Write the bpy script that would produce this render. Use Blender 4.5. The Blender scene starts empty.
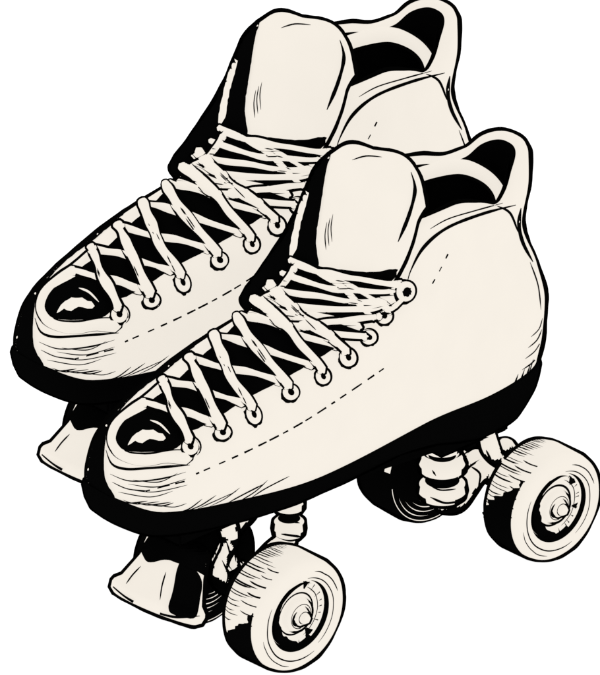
import bpy, bmesh, math, random
from mathutils import Vector, Matrix, noise
from mathutils.bvhtree import BVHTree
from mathutils.geometry import delaunay_2d_cdt
random.seed(4)
S=0.0006
A=math.radians(42.0); E=math.radians(28.4)
ca,sa,ce,se=math.cos(A),math.sin(A),math.cos(E),math.sin(E)
R=Vector((ca,-sa,0)); U=Vector((sa*se,ca*se,ce)); D=Vector((sa*ce,ca*ce,-se))
O=Vector((0,0,60))
BASE=Vector((170,95,0))
def ray_o(px,py): return O+R*(px-302)+U*(617-py)-D*2000
# ---------------------------------------------------------------- materials
def mat(name,col,rough,amp=0.0,scale=60,emi=0.0,dif=1.0):
    m=bpy.data.materials.new(name); m.use_nodes=True
    nt=m.node_tree; b=nt.nodes['Principled BSDF']
    b.inputs['Roughness'].default_value=rough
    b.inputs['Specular IOR Level'].default_value=0.0
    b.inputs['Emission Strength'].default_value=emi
    if amp>0:
        tc=nt.nodes.new('ShaderNodeTexCoord'); n=nt.nodes.new('ShaderNodeTexNoise'); n.inputs['Scale'].default_value=scale
        n.inputs['Detail'].default_value=3
        r=nt.nodes.new('ShaderNodeValToRGB')
        r.color_ramp.elements[0].position=.3; r.color_ramp.elements[1].position=.7
        r.color_ramp.elements[0].color=tuple(c*(1-amp) for c in col)+(1,)
        r.color_ramp.elements[1].color=tuple(min(1,c*(1+amp)) for c in col)+(1,)
        mx=nt.nodes.new('ShaderNodeVectorMath'); mx.operation='SCALE'; mx.inputs['Scale'].default_value=dif
        nt.links.new(tc.outputs['Object'],n.inputs['Vector']); nt.links.new(n.outputs['Fac'],r.inputs['Fac'])
        nt.links.new(r.outputs['Color'],mx.inputs[0]); nt.links.new(mx.outputs[0],b.inputs['Base Color'])
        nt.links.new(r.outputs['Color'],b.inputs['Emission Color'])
    else: b.inputs['Base Color'].default_value=tuple(col)+(1,)
    return m
WL=1.0
CREAM=mat('cream_leather_selflit',(.922,.862,.775),.9,.008,40,.90,.10)  # mostly emission: the leather glows so its cream stays flat
INK=mat('black_ink',(.0015,.0015,.0015),1)
MATS=[CREAM,INK]
# ---------------------------------------------------------------- helpers
def pchip(xs,ys):
    xs=list(map(float,xs)); ys=list(map(float,ys)); n=len(xs)
    h=[xs[i+1]-xs[i] for i in range(n-1)]; d=[(ys[i+1]-ys[i])/h[i] for i in range(n-1)]
    m=[d[0]]+[0.0]*(n-2)+[d[-1]]
    for i in range(1,n-1):
        if d[i-1]*d[i]>0:
            w1=2*h[i]+h[i-1]; w2=h[i]+2*h[i-1]
            m[i]=(w1+w2)/(w1/d[i-1]+w2/d[i])
    def f(x):
        if x<=xs[0]: return ys[0]
        if x>=xs[-1]: return ys[-1]
        i=0
        while x>xs[i+1]: i+=1
        t=(x-xs[i])/h[i]
        return (ys[i]*(1+2*t)*(1-t)**2+h[i]*m[i]*t*(1-t)**2+ys[i+1]*t*t*(3-2*t)+h[i]*m[i+1]*t*t*(t-1))
    return f
def crom(pts,step=3.0,closed=False):
    P=[Vector(p) for p in pts]; n=len(P); out=[]
    rng=n if closed else n-1
    for i in range(rng):
        if closed: p0,p1,p2,p3=P[i-1],P[i],P[(i+1)%n],P[(i+2)%n]
        else: p0,p1,p2,p3=P[max(i-1,0)],P[i],P[i+1],P[min(i+2,n-1)]
        k=max(1,int((p2-p1).length/step))
        for j in range(k):
            t=j/k
            out.append(0.5*((2*p1)+(p2-p0)*t+(2*p0-5*p1+4*p2-p3)*t*t+(3*p1-p0-3*p2+p3)*t**3))
    if not closed: out.append(P[-1])
    return out
class Part:
    def __init__(s,name): s.name=name; s.V=[]; s.F=[]; s.M=[]; s.tv=[]; s.tf=[]
    def add(s,V,F,mi=0,outline=2.2,recalc=True,target=True,mfun=None,ofun=None):
        bm=bmesh.new(); bv=[bm.verts.new(v) for v in V]
        for f in F:
            try: bm.faces.new([bv[i] for i in f])
            except ValueError: pass
        if recalc: bmesh.ops.recalc_face_normals(bm,faces=bm.faces[:])
        bm.normal_update(); bm.verts.index_update(); bm.verts.ensure_lookup_table()
        o=len(s.V); to=len(s.tv)
        s.V+= [v.co.copy() for v in bm.verts]
        fl=[([v.index for v in f.verts],f.normal.copy(),f.calc_center_median()) for f in bm.faces]
        for f,n,c in fl:
            s.F.append([i+o for i in f]); s.M.append(mfun(c,n) if mfun else mi)
        if target:
            s.tv+=[v.co.copy() for v in bm.verts]; s.tf+=[[i+to for i in f] for f,n,c in fl]
        if outline>0:
            back=[f for f,n,c in fl if n.dot(D)>0.0]
            used={}
            for i in sorted({i for f in back for i in f}):
                v=bm.verts[i]; nn=v.normal
                t=outline*(.98+0.6*noise.noise(v.co*0.022)+.12*noise.noise(v.co*0.09))*(ofun(v.co) if ofun else 1)
                used[i]=len(s.V); s.V.append(v.co+nn*t)
            for f in back:
                s.F.append([used[i] for i in f]); s.M.append(1)
        bm.free()
    def bvh(s): return BVHTree.FromPolygons(s.tv,s.tf)
    def raw(s,V,F,mi):
        o=len(s.V); s.V+=V; s.F+=[[i+o for i in f] for f in F]; s.M+=[mi]*len(F)
    def build(s,origin=BASE):
        me=bpy.data.meshes.new(s.name)
        me.from_pydata([((v-origin)*S)[:] for v in s.V],[],s.F)
        for m in MATS: me.materials.append(m)
        me.polygons.foreach_set('material_index',s.M)
        me.polygons.foreach_set('use_smooth',[True]*len(s.F))
        me.update()
        try: me.set_sharp_from_angle(angle=math.radians(50))
        except Exception: pass
        ob=bpy.data.objects.new(s.name,me); bpy.context.scene.collection.objects.link(ob)
        return ob
def cast(bv,px,py):
    o=ray_o(px,py); h=bv.ray_cast(o,D)
    return (h[0],h[1]) if h[0] is not None else None
def inpoly(x,y,P):
    c=False; j=len(P)-1
    for i in range(len(P)):
        if (P[i][1]>y)!=(P[j][1]>y) and x<(P[j][0]-P[i][0])*(y-P[i][1])/(P[j][1]-P[i][1])+P[i][0]: c=not c
        j=i
    return c
def ink_poly(part,bv,pts,mi=1,off=1.3,g=4.0,jump=26,rough=.8,ext=2.0):
    B=crom(pts,g,True)
    B=[Vector((b[0],b[1])) for b in B]
    B=[b+Vector((noise.noise(Vector((b.x*.2,b.y*.2,3))),noise.noise(Vector((b.x*.2,b.y*.2,9)))))*rough for b in B]
    xs=[b.x for b in B]; ys=[b.y for b in B]
    pts2=list(B)
    x=min(xs)+g/2
    while x<max(xs):
        y=min(ys)+g/2
        while y<max(ys):
            if inpoly(x,y,B) and min((Vector((x,y))-b).length for b in B)>g*.5: pts2.append(Vector((x,y)))
            y+=g
        x+=g
    n=len(B); r=delaunay_2d_cdt(pts2,[(i,(i+1)%n) for i in range(n)],[],0,1e-4)
    vs,fs=r[0],r[2]
    H=[cast(bv,v[0],v[1]) for v in vs]
    VV=[];FF=[]
    for f in fs:
        c=sum((Vector((vs[i][0],vs[i][1])) for i in f),Vector((0,0)))/len(f)
        if not inpoly(c.x,c.y,B): continue
        hit=[i for i in f if H[i]]
        if not hit: continue
        tri=[]
        cm=sum((Vector((vs[i][0],vs[i][1])) for i in hit),Vector((0,0)))/len(hit)
        for i in f:
            if H[i]: tri.append(H[i][0])
            else:
                b0=Vector((vs[i][0],vs[i][1])); a,b=cm,b0; best=H[hit[0]][0]
                for k in range(7):
                    m=(a+b)/2; h=cast(bv,m.x,m.y)
                    if h: best=h[0]; a=m
                    else: b=m
                dd=(b0-cm)
                if dd.length>0: dd=dd.normalized()*min(ext,(b0-a).length)
                tri.append(best+R*dd.x-U*dd.y)
        ds=[t.dot(D) for t in tri]
        if max(ds)-min(ds)>jump: continue
        k=len(VV); VV+=[t-D*off for t in tri]; FF.append([k,k+1,k+2][:len(tri)])
    part.raw(VV,FF,mi)
def stroke(part,bv,pts,w=2.4,mi=1,off=1.5,taper=True,jump=16,wob=0.35):
    C=crom([Vector((p[0],p[1])) for p in pts],2.5); n=len(C)
    if n<2: return
    L=[];seed=random.random()*100
    for i,c in enumerate(C):
        t=C[min(i+1,n-1)]-C[max(i-1,0)]
        if t.length<1e-6: t=Vector((1,0))
        t=t.normalized(); nn=Vector((-t.y,t.x))
        k=i/(n-1)
        ww=w*(0.2+0.8*min(1,4*k,4*(1-k))) if taper else w
        ww*=1+wob*noise.noise(Vector((i*.17,seed,0)))
        a=cast(bv,*(c+nn*ww/2)); b=cast(bv,*(c-nn*ww/2))
        L.append((a[0]-D*off,b[0]-D*off) if a and b else None)
    VV=[];FF=[]
    for i in range(n-1):
        if L[i] and L[i+1]:
            q=[L[i][0],L[i+1][0],L[i+1][1],L[i][1]]; ds=[v.dot(D) for v in q]
            if max(ds)-min(ds)>jump: continue
            k=len(VV); VV+=q; FF.append([k,k+1,k+2,k+3])
    part.raw(VV,FF,mi)
def frame(t):
    t=t.normalized(); a=Vector((0,0,1)) if abs(t.z)<.9 else Vector((1,0,0))
    x=t.cross(a).normalized(); return x,t.cross(x).normalized()
def tube(part,pts,r,mi=0,outline=1.8,n=10,flat=1.0,target=True,rf=None,step=4,mfun=None,rnd=False):
    P=crom(pts,step); m=len(P); V=[];F=[]
    up=-D
    L=sum((P[i+1]-P[i]).length for i in range(m-1)); acc=0
    for i,p in enumerate(P):
        if i: acc+=(P[i]-P[i-1]).length
        t=(P[min(i+1,m-1)]-P[max(i-1,0)]).normalized()
        x=t.cross(up)
        x=x.normalized() if x.length>1e-3 else frame(t)[0]
        y=x.cross(t).normalized()
        rr=rf(i/(m-1))*r if rf else r
        if rnd:
            e=min(acc,L-acc)
            if e<r: rr*=max(.12,math.sqrt(max(0,1-(1-e/r)**2)))
        for j in range(n):
            a=2*math.pi*j/n; V.append(p+x*rr*math.cos(a)+y*rr*flat*math.sin(a))
    for i in range(m-1):
        for j in range(n):
            F.append([i*n+j,i*n+(j+1)%n,(i+1)*n+(j+1)%n,(i+1)*n+j])
    F.append(list(range(n))); F.append([(m-1)*n+j for j in range(n)])
    part.add(V,F,mi,outline,target=target,mfun=mfun)
def lathe(part,prof,org,axis,n=64,mi=0,outline=2.2,mfun=None,target=True,sq=None):
    x,y=frame(axis); ax=axis.normalized(); V=[];F=[];rings=[]
    sx,sy=sq or (1,1)
    for r,h in prof:
        c=org+ax*h
        if r<1e-6: rings.append([len(V)]); V.append(c)
        else:
            k=len(V); V+=[c+(x*math.cos(2*math.pi*j/n)*sx+y*math.sin(2*math.pi*j/n)*sy)*r for j in range(n)]; rings.append(list(range(k,k+n)))
    for a,b in zip(rings,rings[1:]):
        for j in range(n):
            k=(j+1)%n
            if len(a)==1: F.append([a[0],b[j],b[k]])
            elif len(b)==1: F.append([a[j],b[0],a[k]])
            else: F.append([a[j],b[j],b[k],a[k]])
    part.add(V,F,mi,outline,mfun=mfun,target=target)
def patch(part,f,nu,nv,mi=1):
    V=[];F=[]
    for i in range(nu+1):
        for j in range(nv+1): V.append(f(i/nu,j/nv))
    for i in range(nu):
        for j in range(nv): F.append([i*(nv+1)+j,i*(nv+1)+j+1,(i+1)*(nv+1)+j+1,(i+1)*(nv+1)+j])
    part.raw(V,F,mi)
def box(part,c,d,mi=1,outline=2,bev=3):
    bm=bmesh.new(); bmesh.ops.create_cube(bm,size=1)
    bmesh.ops.transform(bm,matrix=Matrix.Translation(c)@Matrix.Diagonal((d[0],d[1],d[2],1)),verts=bm.verts[:])
    bmesh.ops.bevel(bm,geom=bm.edges[:],offset=bev,segments=2,affect='EDGES')
    bm.verts.index_update()
    V=[v.co.copy() for v in bm.verts];F=[[v.index for v in f.verts] for f in bm.faces]; bm.free()
    part.add(V,F,mi,outline)
# ---------------------------------------------------------------- boot surface
YC=97
xf=pchip([175,190,205,225,250,268,285,298,308,318,330,345,362,385,410,450],
         [-164,-172,-178,-181,-176,-160,-128,-85,-35,20,68,100,124,146,158,166])
xb=pchip([130,148,175,210,245,287,347,394,450],[380,387,392,400,403,394,372,379,376])
Wf=pchip([130,180,205,235,262,290,310,330,345,400,450],[80,82,88,91,88,81,74,66,60,58,58])
Wb=pchip([130,180,205,245,290,345,390,450],[56,58,62,63,56,48,50,52])
zt_near=pchip([0,.03,.09,.18,.4,.6,.76,.84,.9,1],[362,366,392,408,412,400,386,397,416,429])
zt_far=pchip([0,.03,.09,.18,.4,.6,.74,.84,.92,1],[362,370,398,414,420,415,408,411,422,429])
def ztop(th):
    u=(1-math.cos(th))/2; return zt_far(u) if math.sin(th)>0 else zt_near(u)
zt_x=pchip([-180,-140,-59,48,196,300,390],[232,213,207,197,195,184,180])
zb_x=pchip([-180,-150,-60,150,215,260,300,350,392],[196,180,176,171,160,146,136,134,152])
def bs(th,z,off=0.0):
    u=(1-math.cos(th))/2; a=xf(z)-off; b=xb(z)+off
    k=min(1,max(0,(u-.2)/.6)); k=k*k*(3-2*k)
    W=Wf(z)*(1-k)+Wb(z)*k+off
    s=math.sin(th); y=YC+(-1 if s<0 else 1)*W*abs(s)**0.76
    if s>0: y+=7*abs(s)*(1-k)
    return Vector((a+(b-a)*u,y,z))
N=144; ROWS=84
boot=Part('boot')
V=[];F=[];rows=[]
TH=[2*math.pi*(j+.5)/N for j in range(N)]
for i in range(ROWS+1):
    s=i/ROWS; r=[]
    for th in TH:
        zt=ztop(th); z0=zt_x(bs(th,195).x)-8; r.append(bs(th,z0+(zt-z0)*s))
    rows.append(r)
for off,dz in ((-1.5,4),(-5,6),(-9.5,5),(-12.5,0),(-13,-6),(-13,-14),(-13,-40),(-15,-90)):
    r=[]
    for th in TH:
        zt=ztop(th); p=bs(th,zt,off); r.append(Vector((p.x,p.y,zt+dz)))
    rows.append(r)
for r in rows: V+=r
nr=len(rows)
for i in range(nr-1):
    for j in range(N):
        k=(j+1)%N; F.append([i*N+j,i*N+k,(i+1)*N+k,(i+1)*N+j])
F.append(list(range(N))); F.append([(nr-1)*N+j for j in range(N)])
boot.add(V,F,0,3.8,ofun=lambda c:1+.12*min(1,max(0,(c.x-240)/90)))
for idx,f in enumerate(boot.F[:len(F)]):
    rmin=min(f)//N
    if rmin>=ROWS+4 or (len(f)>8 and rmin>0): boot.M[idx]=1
padding=Part('collar_padding')
tube(padding,[Vector(p) for p in ((262,140,404),(296,138,405),(328,129,402),(345,113,393),(350,97,382),(344,82,370),(328,70,362),(305,64,355))],7.5,0,3.0,n=18,rf=lambda t:.95+.15*math.sin(7*t),rnd=True)
# ---------------------------------------------------------------- sole
sole=Part('sole')
V=[];F=[]
def srow(f,off):
    r=[]
    for th in TH:
        p=bs(th,195,off); zt,zb=zt_x(p.x),zb_x(p.x); z=zb+(zt-zb)*f
        q=bs(th,max(z,150),off); r.append(Vector((q.x,q.y,z)))
    return r
rows=[srow(0,-9),srow(.04,-2),srow(.2,3),srow(.5,4.5),srow(.85,4.8),srow(.98,3.5),srow(1.0,1),srow(1.0,-10)]
for r in rows: V+=r
for i in range(len(rows)-1):
    for j in range(N):
        k=(j+1)%N; F.append([i*N+j,i*N+k,(i+1)*N+k,(i+1)*N+j])
F.append(list(range(N))); F.append([(len(rows)-1)*N+j for j in range(N)])
sole.add(V,F,1,2.2)
# ---------------------------------------------------------------- tongue
tongue=Part('tongue')
tx=pchip([310,340,365,400,440,485],[62,100,128,150,164,182])
V=[];F=[]; NS=40; NT=38
def tpt(s,t,side):
    hw=54+9*math.sin(min(1,t*1.1)*math.pi*.6)
    if s>0: hw+=8+24*(1-t)**.8*min(1,s*2)
    zt=481+(15*-s-60*abs(s)**4 if s<0 else -6*s-34*abs(s)**2.6)
    z=318+(zt-318)*t
    x=tx(z)+ (abs(s)**2.2)*(32 if s<0 else 22)
    if t>.86: x+=9*((t-.86)/.14)**2
    th=9*(1-abs(s)**8)**.5 if abs(s)<1 else 0
    th*= (1-((t-.93)/.07)**2)**.5 if t>.93 else 1
    return Vector((x+(-th if side==0 else th),YC+7+s*hw,z))
for side in (0,1):
    for i in range(NT+1):
        for j in range(NS+1):
            V.append(tpt(-math.cos(math.pi*j/NS),(i/NT)**.9,side))
def vi(side,i,j): return side*(NT+1)*(NS+1)+i*(NS+1)+j
for side in (0,1):
    for i in range(NT):
        for j in range(NS):
            F.append([vi(side,i,j),vi(side,i,j+1),vi(side,i+1,j+1),vi(side,i+1,j)])
for i in range(NT):
    for j in (0,NS): F.append([vi(0,i,j),vi(0,i+1,j),vi(1,i+1,j),vi(1,i,j)])
for j in range(NS):
    for i in (0,NT): F.append([vi(0,i,j),vi(0,i,j+1),vi(1,i,j+1),vi(1,i,j)])
bm=bmesh.new(); bv=[bm.verts.new(v) for v in V]
for f in F: bm.faces.new([bv[i] for i in f])
bmesh.ops.remove_doubles(bm,verts=bm.verts[:],dist=.05); bmesh.ops.dissolve_degenerate(bm,edges=bm.edges[:],dist=.01)
bm.verts.index_update(); V=[v.co.copy() for v in bm.verts]; F=[[v.index for v in f.verts] for f in bm.faces]; bm.free()
def tm(c,n):
    if c.z>466: return 0
    return 1 if c.y>YC+7+60-8*max(0,(c.z-400)/70) else 0
tongue.add(V,F,0,3.9,mfun=tm)
def join_bvh(ps):
    tv=[];tf=[]
    for p in ps:
        o=len(tv); tv+=p.tv; tf+=[[i+o for i in f] for f in p.tf]
    return BVHTree.FromPolygons(tv,tf)
ALL=join_bvh([boot,tongue,sole])
# ---------------------------------------------------------------- undercarriage
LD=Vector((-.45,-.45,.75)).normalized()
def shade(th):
    return lambda c,n: 1 if n.dot(LD)+.3*noise.noise(c*.1)<th else 0  # faces turned away from LD go black: shade put into the material
def cyl(r,phi,y): return Vector((r*math.cos(phi),y,60+r*math.sin(phi)))
rad=math.radians
RR=38
prof=[(0,10),(20,10),(RR-3,10),(RR-1,8),(RR+.5,2.5),(RR+2,0.6),(51,0),(56,1.5),(59,5),(60,11),(60,44),(58.5,50),(54,54),(30,54),(0,54)]
nz=lambda x,s: noise.noise(Vector((x,s,.5)))
def make_wheel(seed,a_start,a_full,crest,wedges,hub_ring):
    wheel=Part('wheel')
    def wm(c,n):
        r=math.hypot(c.x,c.z-60); an=math.degrees(math.atan2(c.z-60,c.x))
        lo=RR-1.5 if -60<an<70 else RR-3.5
        return 1 if (lo<r<RR+.6 and c.y<9.5) else 0
    lathe(wheel,prof,Vector((0,0,60)),Vector((0,1,0)),n=128,outline=3.4,mfun=wm)
    patch(wheel,lambda u,v:(lambda p:(lambda r1:cyl(RR-3+(r1-RR+3)*v,p,9.2))(RR-3-crest*max(0,math.sin(math.pi*u))**.6+2.2*nz(u*12,seed)))(rad(95)+rad(180)*u),70,4)
    for a0,wd,r0,r1 in wedges:
        patch(wheel,lambda u,v:cyl(r0+(r1-r0)*v+1.2*nz(u*5,a0),rad(a0+wd*(u-.5)*2*(.3+.7*v)*.6),9.25),8,3)
    for k in range(10):
        ph=-80+k*15+random.uniform(-5,5); l=random.uniform(3,9)
        patch(wheel,lambda u,v:cyl(35-l*u,rad(ph+1.2*(v-.5)*2*(1-u*.8)),9.3),4,1)
    for r0,w_,a0,a1 in ((22.5,hub_ring,-170,175),(29,1.1,-70,60),(47,1.5,150,290),(49,1.3,15,70),(RR+4,1.2,-60,80),(53,1.0,190,250)):
        patch(wheel,lambda u,v:cyl(r0+.5*nz(u*6,seed+r0)+w_*(v-.5)*min(1,6*u+.3,6*(1-u)+.3),rad(a0+(a1-a0)*u),(9.1 if r0<RR else -.5)),60,1)
    patch(wheel,lambda u,v:(lambda ph:cyl(60.6,rad(ph),9+v*(4+38*min(1,max(0,(ph-a_start-8)/(a_full-a_start)))+5*nz(ph*.3,seed+2))))(a_start+(242-a_start)*u),100,6)  # shadow on the lower tread, painted as black ink
    for k in range(32):
        ph=74+k*3.3+random.uniform(-.6,.6)
        ln=(12+24*math.sin(math.pi*min(1,k/34)))*random.uniform(.6,1.1)
        wd=random.uniform(.4,.9); y1=51; y0=y1-ln
        if k>10 and k%3==0: y0,y1=8,8+ln*.7
        patch(wheel,lambda u,v:cyl(60.6 if y0+(y1-y0)*u<44 else 60.3-.9*(y0+(y1-y0)*u-44)/4,rad(ph+1.5*math.sin(2.5*u)+wd*(v-.5)*2*(min(1,4*(1-u)+.2) if y0<9 else min(1,3*u+.1))),y0+(y1-y0)*u),10,1)
    return wheel
wheel=make_wheel(1,160,190,13,((66,13,27,35),(-58,16,25,35)),1.8)
wheelr=make_wheel(31,134,166,15,((40,20,28,35),(-20,10,26,34)),2.4)
hub=Part('bearing_hub')
lathe(hub,[(0,2),(13,2),(16.5,4),(18,12),(0,12)],Vector((0,0,60)),Vector((0,1,0)),n=40,outline=2.4)
patch(hub,lambda u,v:cyl(8.5+4*v*math.sin(math.pi*u),rad(120+150*u),1.2),24,1)
patch(hub,lambda u,v:cyl(12.6+.9*v,rad(-60+330*u),1.3),50,1)
nut=Part('axle_nut')
lathe(nut,[(0,-8),(4.6,-8),(5.8,-6),(6,-2),(9,-2),(9.5,2),(0,2)],Vector((0,0,60)),Vector((0,1,0)),n=6,outline=2.2)
patch(nut,lambda u,v:cyl(5.6+1.2*v,rad(360*u),-2.6-.2*v),30,1)
fwheel=Part('wheel')
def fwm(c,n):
    if n.y<-.5: return 1  # far wheel's shadow painted in black, on its face and by LD
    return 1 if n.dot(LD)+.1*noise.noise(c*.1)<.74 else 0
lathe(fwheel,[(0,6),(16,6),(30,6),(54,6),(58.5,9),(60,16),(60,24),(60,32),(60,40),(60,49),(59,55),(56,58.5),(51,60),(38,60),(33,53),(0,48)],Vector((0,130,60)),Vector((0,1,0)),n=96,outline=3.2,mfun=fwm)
for k in range(6):
    patch(fwheel,lambda u,v:cyl(52-k*5+1.0*v*math.sin(math.pi*u),rad(200+12*k+60*u),135.2),24,1,0)  # cream arcs here and below: painted highlights
patch(fwheel,lambda u,v:cyl(57+.9*v,rad(185+120*u),136.0 if True else 0),40,1,0)
toe=Part('toe_stop')
ax=Vector((-.5,0,-.86)).normalized(); TOo=Vector((-74,YC,134))
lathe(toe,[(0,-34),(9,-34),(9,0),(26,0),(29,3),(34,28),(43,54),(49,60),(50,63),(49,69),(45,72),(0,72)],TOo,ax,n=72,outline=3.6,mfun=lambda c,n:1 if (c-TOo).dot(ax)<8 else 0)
TO=toe.bvh()
ink_poly(toe,TO,[(140,528),(185,535),(222,556),(216,580),(194,570),(168,560),(146,561)],off=5,g=3)
ink_poly(toe,TO,[(180,562),(194,568),(202,582),(200,600),(196,617),(186,618),(169,611),(173,590)],off=4,g=3,rough=.4)
stroke(toe,TO,[(110,584),(127,598),(150,610),(175,617),(200,616)],2.8,off=3,jump=30)
for a,b in (((141,566),(126,584)),((166,572),(160,600))):
    stroke(toe,TO,[a,((a[0]+b[0])/2-1,(a[1]+b[1])/2),b],1.5,off=3)
def mk_truck(part,x0,sg,zk0,zk1,rk,post,th):
    yc=YC; sh=shade(th)
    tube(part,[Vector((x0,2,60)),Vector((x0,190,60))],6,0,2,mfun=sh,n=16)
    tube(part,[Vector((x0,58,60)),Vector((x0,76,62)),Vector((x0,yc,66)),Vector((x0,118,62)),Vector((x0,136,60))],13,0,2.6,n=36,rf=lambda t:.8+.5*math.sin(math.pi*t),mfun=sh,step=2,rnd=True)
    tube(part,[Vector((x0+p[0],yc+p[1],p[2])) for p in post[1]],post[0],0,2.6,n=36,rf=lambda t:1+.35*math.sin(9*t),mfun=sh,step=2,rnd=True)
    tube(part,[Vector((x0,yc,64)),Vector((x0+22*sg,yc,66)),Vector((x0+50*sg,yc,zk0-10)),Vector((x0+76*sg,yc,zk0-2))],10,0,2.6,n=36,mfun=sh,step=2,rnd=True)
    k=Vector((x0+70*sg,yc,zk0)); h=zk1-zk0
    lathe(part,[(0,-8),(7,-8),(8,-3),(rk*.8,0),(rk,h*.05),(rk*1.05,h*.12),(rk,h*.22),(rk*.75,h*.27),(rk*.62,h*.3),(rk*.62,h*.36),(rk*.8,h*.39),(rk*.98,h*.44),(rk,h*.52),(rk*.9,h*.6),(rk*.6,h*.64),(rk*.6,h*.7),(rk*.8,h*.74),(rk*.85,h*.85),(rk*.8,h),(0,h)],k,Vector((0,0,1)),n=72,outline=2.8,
          mfun=lambda c,n: 1 if (n.dot(LD)+.12*noise.noise(c*.2)<.3 or abs(c.z-(zk0+h*.33))<h*.055 or abs(c.z-(zk0+h*.67))<h*.05) else 0)  # black grooves, plus painted shade on faces turned from LD
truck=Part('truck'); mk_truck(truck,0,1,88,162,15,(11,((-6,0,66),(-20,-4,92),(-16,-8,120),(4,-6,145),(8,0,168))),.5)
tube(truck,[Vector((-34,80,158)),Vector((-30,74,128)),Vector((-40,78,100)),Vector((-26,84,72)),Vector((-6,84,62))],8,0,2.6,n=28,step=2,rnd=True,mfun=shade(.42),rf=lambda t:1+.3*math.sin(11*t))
TK=truck.bvh()
for pts,wd in (([(226,540),(230,556),(226,572)],2),([(222,560),(228,575),(224,590)],1.6),([(234,545),(236,562)],1.5),([(212,580),(220,592)],2),([(284,520),(300,523)],2),([(281,534),(302,537)],2.4)):
    stroke(truck,TK,pts,wd,off=2)
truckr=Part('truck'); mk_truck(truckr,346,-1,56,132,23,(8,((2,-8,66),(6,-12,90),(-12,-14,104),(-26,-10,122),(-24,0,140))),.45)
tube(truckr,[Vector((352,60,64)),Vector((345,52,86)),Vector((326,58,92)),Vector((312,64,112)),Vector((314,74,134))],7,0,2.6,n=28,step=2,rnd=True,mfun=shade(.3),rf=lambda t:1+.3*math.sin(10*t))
TK=truckr.bvh()
for pts,wd in (([(428,484),(440,490),(456,489)],1.6),([(430,497),(445,503),(460,501)],2),([(470,466),(480,474),(478,488)],2),([(486,450),(492,462)],1.8),([(432,470),(436,476)],2)):
    stroke(truckr,TK,pts,wd,off=2)
plate=Part('mounting_plate'); box(plate,Vector((10,YC,166)),(250,84,16),1)
plate2=Part('mounting_plate'); box(plate2,Vector((290,YC,133)),(90,66,14),1)
# ---------------------------------------------------------------- inked surface drawing on the upper
BT=join_bvh([boot,tongue])
near=[(190,447),(222,433),(253,415),(290,393),(322,377),(347,358),(368,338),(383,316),(401,290)]
far=[(140,404),(163,383),(190,361),(215,338),(238,317),(255,300),(272,284)]
ink_poly(boot,BT,[(146,407),(175,382),(204,354),(234,326),(258,302),(276,276),(296,262),(330,268),(370,272),(398,270),(394,292),(378,310),(360,328),(342,343),(316,360),(286,378),(250,397),(220,416),(194,430),(174,430),(160,418)],off=1.6)
ink_poly(boot,BT,[(114,441),(119,425),(138,413),(158,405),(172,420),(184,438),(172,450),(146,452),(124,450)])
ink_poly(boot,BT,[(128,445),(133,436),(143,430),(156,431),(166,438),(158,441),(150,438),(143,443),(135,441)],mi=0,off=2.6,g=3,rough=1.5)
stroke(boot,BT,[(150,420),(160,424),(170,434)],1.8,mi=0,off=2.6)
def surf(px,py,lift,bv=ALL):
    h=cast(bv,px,py)
    if not h: return None
    n=h[1] if h[1].dot(D)<0 else -h[1]
    return h[0]+n*lift
ring=[surf(p[0],p[1],2.0) for p in crom([Vector(q) for q in ((190,458),(168,457),(145,460),(124,456),(113,443),(117,427),(132,412),(150,399),(168,384))],5)]
ring=[p for p in ring if p]
tube(boot,ring,4.6,0,2.4,n=12,flat=.6,target=False,step=3,rnd=True,rf=lambda t:1+.2*nz(t*7,5))
ink_poly(boot,BT,[(80,480),(90,432),(116,398),(148,372),(183,343),(213,314),(232,300),(226,318),(196,345),(166,371),(136,394),(111,423),(105,446),(105,478),(115,500),(98,514)],off=4,g=3,jump=90)  # black far edge; along the toe it is painted shade
ink_poly(boot,BT,[(226,320),(240,298),(250,280),(266,256),(290,240),(294,262),(272,292),(256,306)],off=4,g=3,jump=90)
stroke(boot,BT,[(106,450),(112,464),(126,469),(150,468),(190,465)],2.6)
stroke(boot,BT,[(110,474),(130,481),(160,479),(186,472)],1.5)
stroke(boot,BT,[(112,482),(128,489),(150,491)],1.3)
for k in range(5):
    x=112+k*12+random.uniform(-3,3); stroke(boot,BT,[(x,498+k*2),(x+14,503+k),(x+random.uniform(24,38),501+k*.6)],random.uniform(.9,1.5))
for k in range(7):
    x=172+k*13+random.uniform(-3,3); stroke(boot,BT,[(x,514-k*2.6),(x+15,509-k*3.4),(x+random.uniform(26,40),499-k*3.8)],random.uniform(.9,1.4))
for k in range(4):
    stroke(boot,BT,[(118+k*5,492-k*4),(150+k*3,497-k*5),(random.uniform(170,196),491-k*6)],1.0)
def dashes(part,pts,n,w=1.7,duty=.55):
    C=crom([Vector(p) for p in pts],1.5); m=len(C)
    for i in range(n):
        a=int(m*i/n+random.uniform(-1,1)); b=int(m*(i+duty*random.uniform(.7,1.2))/n); seg=C[max(0,a):b+1]
        if len(seg)>1: stroke(part,BT,[tuple(s) for s in seg],w*random.uniform(.75,1.1),taper=False)
dashes(boot,[(196,474),(250,450),(300,424),(345,395),(386,367)],16,1.7)
dashes(boot,[(448,254),(440,270),(430,288)],3,1.5)
dashes(boot,[(146,491),(190,480)],3,1.6)
stroke(boot,BT,[(516,205),(482,214),(447,228),(424,247),(411,270),(407,284)],3.4)
stroke(boot,BT,[(503,203),(474,211),(448,219),(430,229)],1.5)
stroke(boot,BT,[(521,208),(519,225),(523,243),(533,262)],4.0,jump=40)
stroke(boot,BT,[(497,206),(510,213),(518,232)],2.4)
stroke(boot,BT,[(530,262),(538,285),(541,310)],1.6,jump=40)
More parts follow.
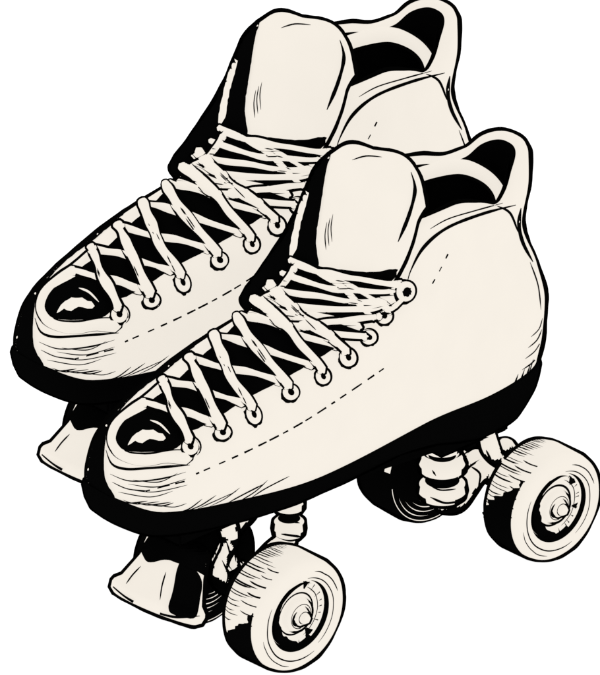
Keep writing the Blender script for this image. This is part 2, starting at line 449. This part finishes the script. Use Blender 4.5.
for k in range(6):
    x=504+k*6+random.uniform(-2,2); stroke(boot,BT,[(x,396-k*2),(x+8,386-k*4),(x+13,374-k*5)],random.uniform(1,1.7))
for k in range(4):
    stroke(boot,BT,[(522+k*3,370-k*11),(533+k*2,362-k*11),(541+k*.5,351-k*11)],1.2)
stroke(boot,BT,[(400,446),(440,424),(480,416),(510,404)],1.8)
stroke(boot,BT,[(420,432),(450,417),(485,409)],1.2)
stroke(boot,BT,[(300,485),(345,470),(390,448)],1.6)
# tongue ink
ink_poly(tongue,BT,[(268,292),(278,262),(286,240),(294,205),(304,172),(316,154),(331,150),(326,172),(320,210),(316,240),(318,272),(300,290)],jump=90,off=4,g=3)
ink_poly(tongue,BT,[(304,190),(309,193),(301,222),(296,250),(290,256),(290,246),(296,218)],jump=90,off=6,g=3,mi=0)
stroke(tongue,BT,[(411,172),(415,190),(409,215),(398,242)],3.6,jump=40,off=2.5)  # shading along the tongue's right edge, painted in ink
for k in range(3): stroke(tongue,BT,[(326+k*3,250-k*4),(325+k*3,235-k*4),(327+k*3,222-k*4)],1.1)
stroke(tongue,BT,[(352,160),(366,156),(382,157)],1.6)
# ---------------------------------------------------------------- laces
laces=Part('laces')
def lace(pts,r=4.6,lift=4.0,bump=0,w0=4.5):
    C=crom([Vector(p) for p in pts],5); P=[]; sd=random.random()*50
    for i,c in enumerate(C):
        k=i/(len(C)-1); w=w0*math.sin(math.pi*k)
        p=surf(c[0]+w*nz(i*.3,sd),c[1]+w*nz(i*.3,sd+7),lift+bump*math.sin(math.pi*k))
        if p: P.append(p)
    for _ in range(2):
        P=[P[0]]+[(P[i-1]+P[i]*2+P[i+1])/4 for i in range(1,len(P)-1)]+[P[-1]]
    if len(P)>2: tube(laces,P,r,0,2.3,flat=.5,rf=lambda t:1+.5*nz(t*5,sd+20),step=3,rnd=True)
for i in range(6):
    lace([far[i],((far[i][0]+near[i+1][0])/2,(far[i][1]+near[i+1][1])/2-3),(near[i+1][0]-7,near[i+1][1]-9)],3.4,3.5,2)
for i in range(6):
    j=random.uniform(-6,6)
    lace([(near[i][0]-1,near[i][1]-2),((far[i+1][0]+near[i][0])/2-3+j,(far[i+1][1]+near[i][1])/2),far[i+1]],4.5,7.5,4)
for pts,r in (([(258,303),(300,312),(345,311),(381,305),(398,293)],3.3),([(266,291),(310,298),(350,302),(385,297),(403,288)],3.4),
            ([(283,275),(320,289),(360,293),(398,288)],2.9),([(296,266),(330,277),(370,281),(402,284)],3.4),
            ([(250,318),(290,333),(330,328),(380,317)],3.2),([(262,304),(290,322),(330,339),(366,338)],3.2),
            ([(300,267),(290,285),(276,296),(262,306)],3.0),([(330,277),(355,291),(380,304),(388,314)],2.7),([(402,290),(396,304),(384,313)],2.6),
            ([(292,262),(318,272),(345,290),(372,322)],2.8)):
    lace(pts,r,6,3)
LB=laces.bvh()
for i in range(6):
    a=near[i]; b=far[i+1]
    for k in range(4):
        t0=random.uniform(.08,.7); t1=t0+random.uniform(.08,.2); o=random.uniform(-1.5,2)
        stroke(laces,LB,[(a[0]+(b[0]-a[0])*t0-3+o,a[1]+(b[1]-a[1])*t0),(a[0]+(b[0]-a[0])*t1-3+o,a[1]+(b[1]-a[1])*t1)],1.1,jump=5)
for k in range(26):
    x=random.uniform(275,390); y=random.uniform(272,318); stroke(laces,LB,[(x,y),(x+random.uniform(5,12),y+random.uniform(-1,3))],1.1,jump=4)
eyes=[]
for i,(x,y) in enumerate(near):
    e=Part('eyelet'); h=cast(ALL,x,y)
    if not h: continue
    n=h[1] if h[1].dot(D)<0 else -h[1]
    big=i==8
    r=random.uniform(7.4,9.2) if i<8 else 10; sq=(random.uniform(.82,1.15),random.uniform(.82,1.15))
    lathe(e,[(3.6,0),(3.6,3.5),(r-1.5,4.5),(r,3),(r,-2),(3.6,-2),(3.6,0)],h[0]+n*(8 if big else .5),n,n=24,outline=2.4,sq=sq)
    xx,yy=frame(n)
    for rr,hh,sh in ((4.8 if big else 4.2,13 if big else 2.4,0),(r+2.0,9 if big else 1.6,1.4)):  # black hole, then a wider disc: rim line and painted eyelet shadow
        c=h[0]+n*hh+(R*-.5-U*.9)*sh
        e.raw([c+(xx*math.cos(a*.2618)*sq[0]+yy*math.sin(a*.2618)*sq[1])*(rr+1.8*nz(a*.8,i)) for a in range(24)],[list(range(24))],1)
    eyes.append(e)
# ---------------------------------------------------------------- assemble
col=bpy.context.scene.collection
def place(part_ob,parent,loc=(0,0,0)):
    part_ob.parent=parent; part_ob.location=loc
root=bpy.data.objects.new('roller_skate',None); col.objects.link(root); root.location=BASE*S
root['label']='cream leather roller skate with black sole, fully in view'; root['category']='roller skate'; root['group']='pair of roller skates'
bo=boot.build(); place(bo,root)
place(padding.build(),bo)
place(sole.build(),root); place(tongue.build(),root); place(laces.build(),root)
for e in eyes: place(e.build(),bo)
for p in (plate,plate2,truck,truckr,toe): place(p.build(),root)
Z0=Vector((0,0,0))
w1=wheel.build(Z0); h1=hub.build(Z0); n1=nut.build(Z0); f1=fwheel.build(Z0)
place(w1,root,(-BASE)*S); place(h1,w1); place(n1,w1); place(f1,root,(-BASE)*S)
def dup(o,parent,loc):
    c=o.copy(); col.objects.link(c); c.parent=parent; c.location=loc; return c
w2=wheelr.build(Z0); place(w2,root,(Vector((347,0,0))-BASE)*S); dup(h1,w2,(0,0,0)); dup(n1,w2,(0,0,0)); w2.scale=(.96,.96,.96)
dup(f1,root,(Vector((310,10,0))-BASE)*S)
OFF=Vector((133,254,0))
r2=root.copy(); col.objects.link(r2); r2.location=(BASE+OFF)*S
r2['label']='cream leather roller skate partly hidden behind its matching pair'
def copy_tree(o,np_):
    for c in list(o.children):
        d=dup(c,np_,c.location); copy_tree(c,d)
copy_tree(root,r2)
me=bpy.data.meshes.new('ground'); g=20; gz=-5.0*S
me.from_pydata([(-g,-g,gz),(g,-g,gz),(g,g,gz),(-g,g,gz)],[],[(0,1,2,3)])
gr=bpy.data.objects.new('ground',me); col.objects.link(gr); gr['kind']='structure'
me.materials.append(mat('white_paper_selflit',(.99,.99,.99),1,.004,30,.985,.3))  # paper glows almost fully, so shadows on it wash out
w=bpy.data.worlds.new('World'); bpy.context.scene.world=w; w.use_nodes=True
w.node_tree.nodes['Background'].inputs[0].default_value=(1,1,1,1); w.node_tree.nodes['Background'].inputs[1].default_value=WL
cam=bpy.data.cameras.new('camera'); co=bpy.data.objects.new('camera',cam); col.objects.link(co)
cam.type='ORTHO'; cam.ortho_scale=675*S; cam.clip_end=100; cam.clip_start=.01
loc=(O+R*(300-302)+U*(617-337.5)-D*2500)*S
co.matrix_world=Matrix((( R.x,U.x,-D.x,loc.x),(R.y,U.y,-D.y,loc.y),(R.z,U.z,-D.z,loc.z),(0,0,0,1)))
bpy.context.scene.camera=co
sc=bpy.context.scene; sc.view_settings.view_transform='Standard'; sc.view_settings.look='None'
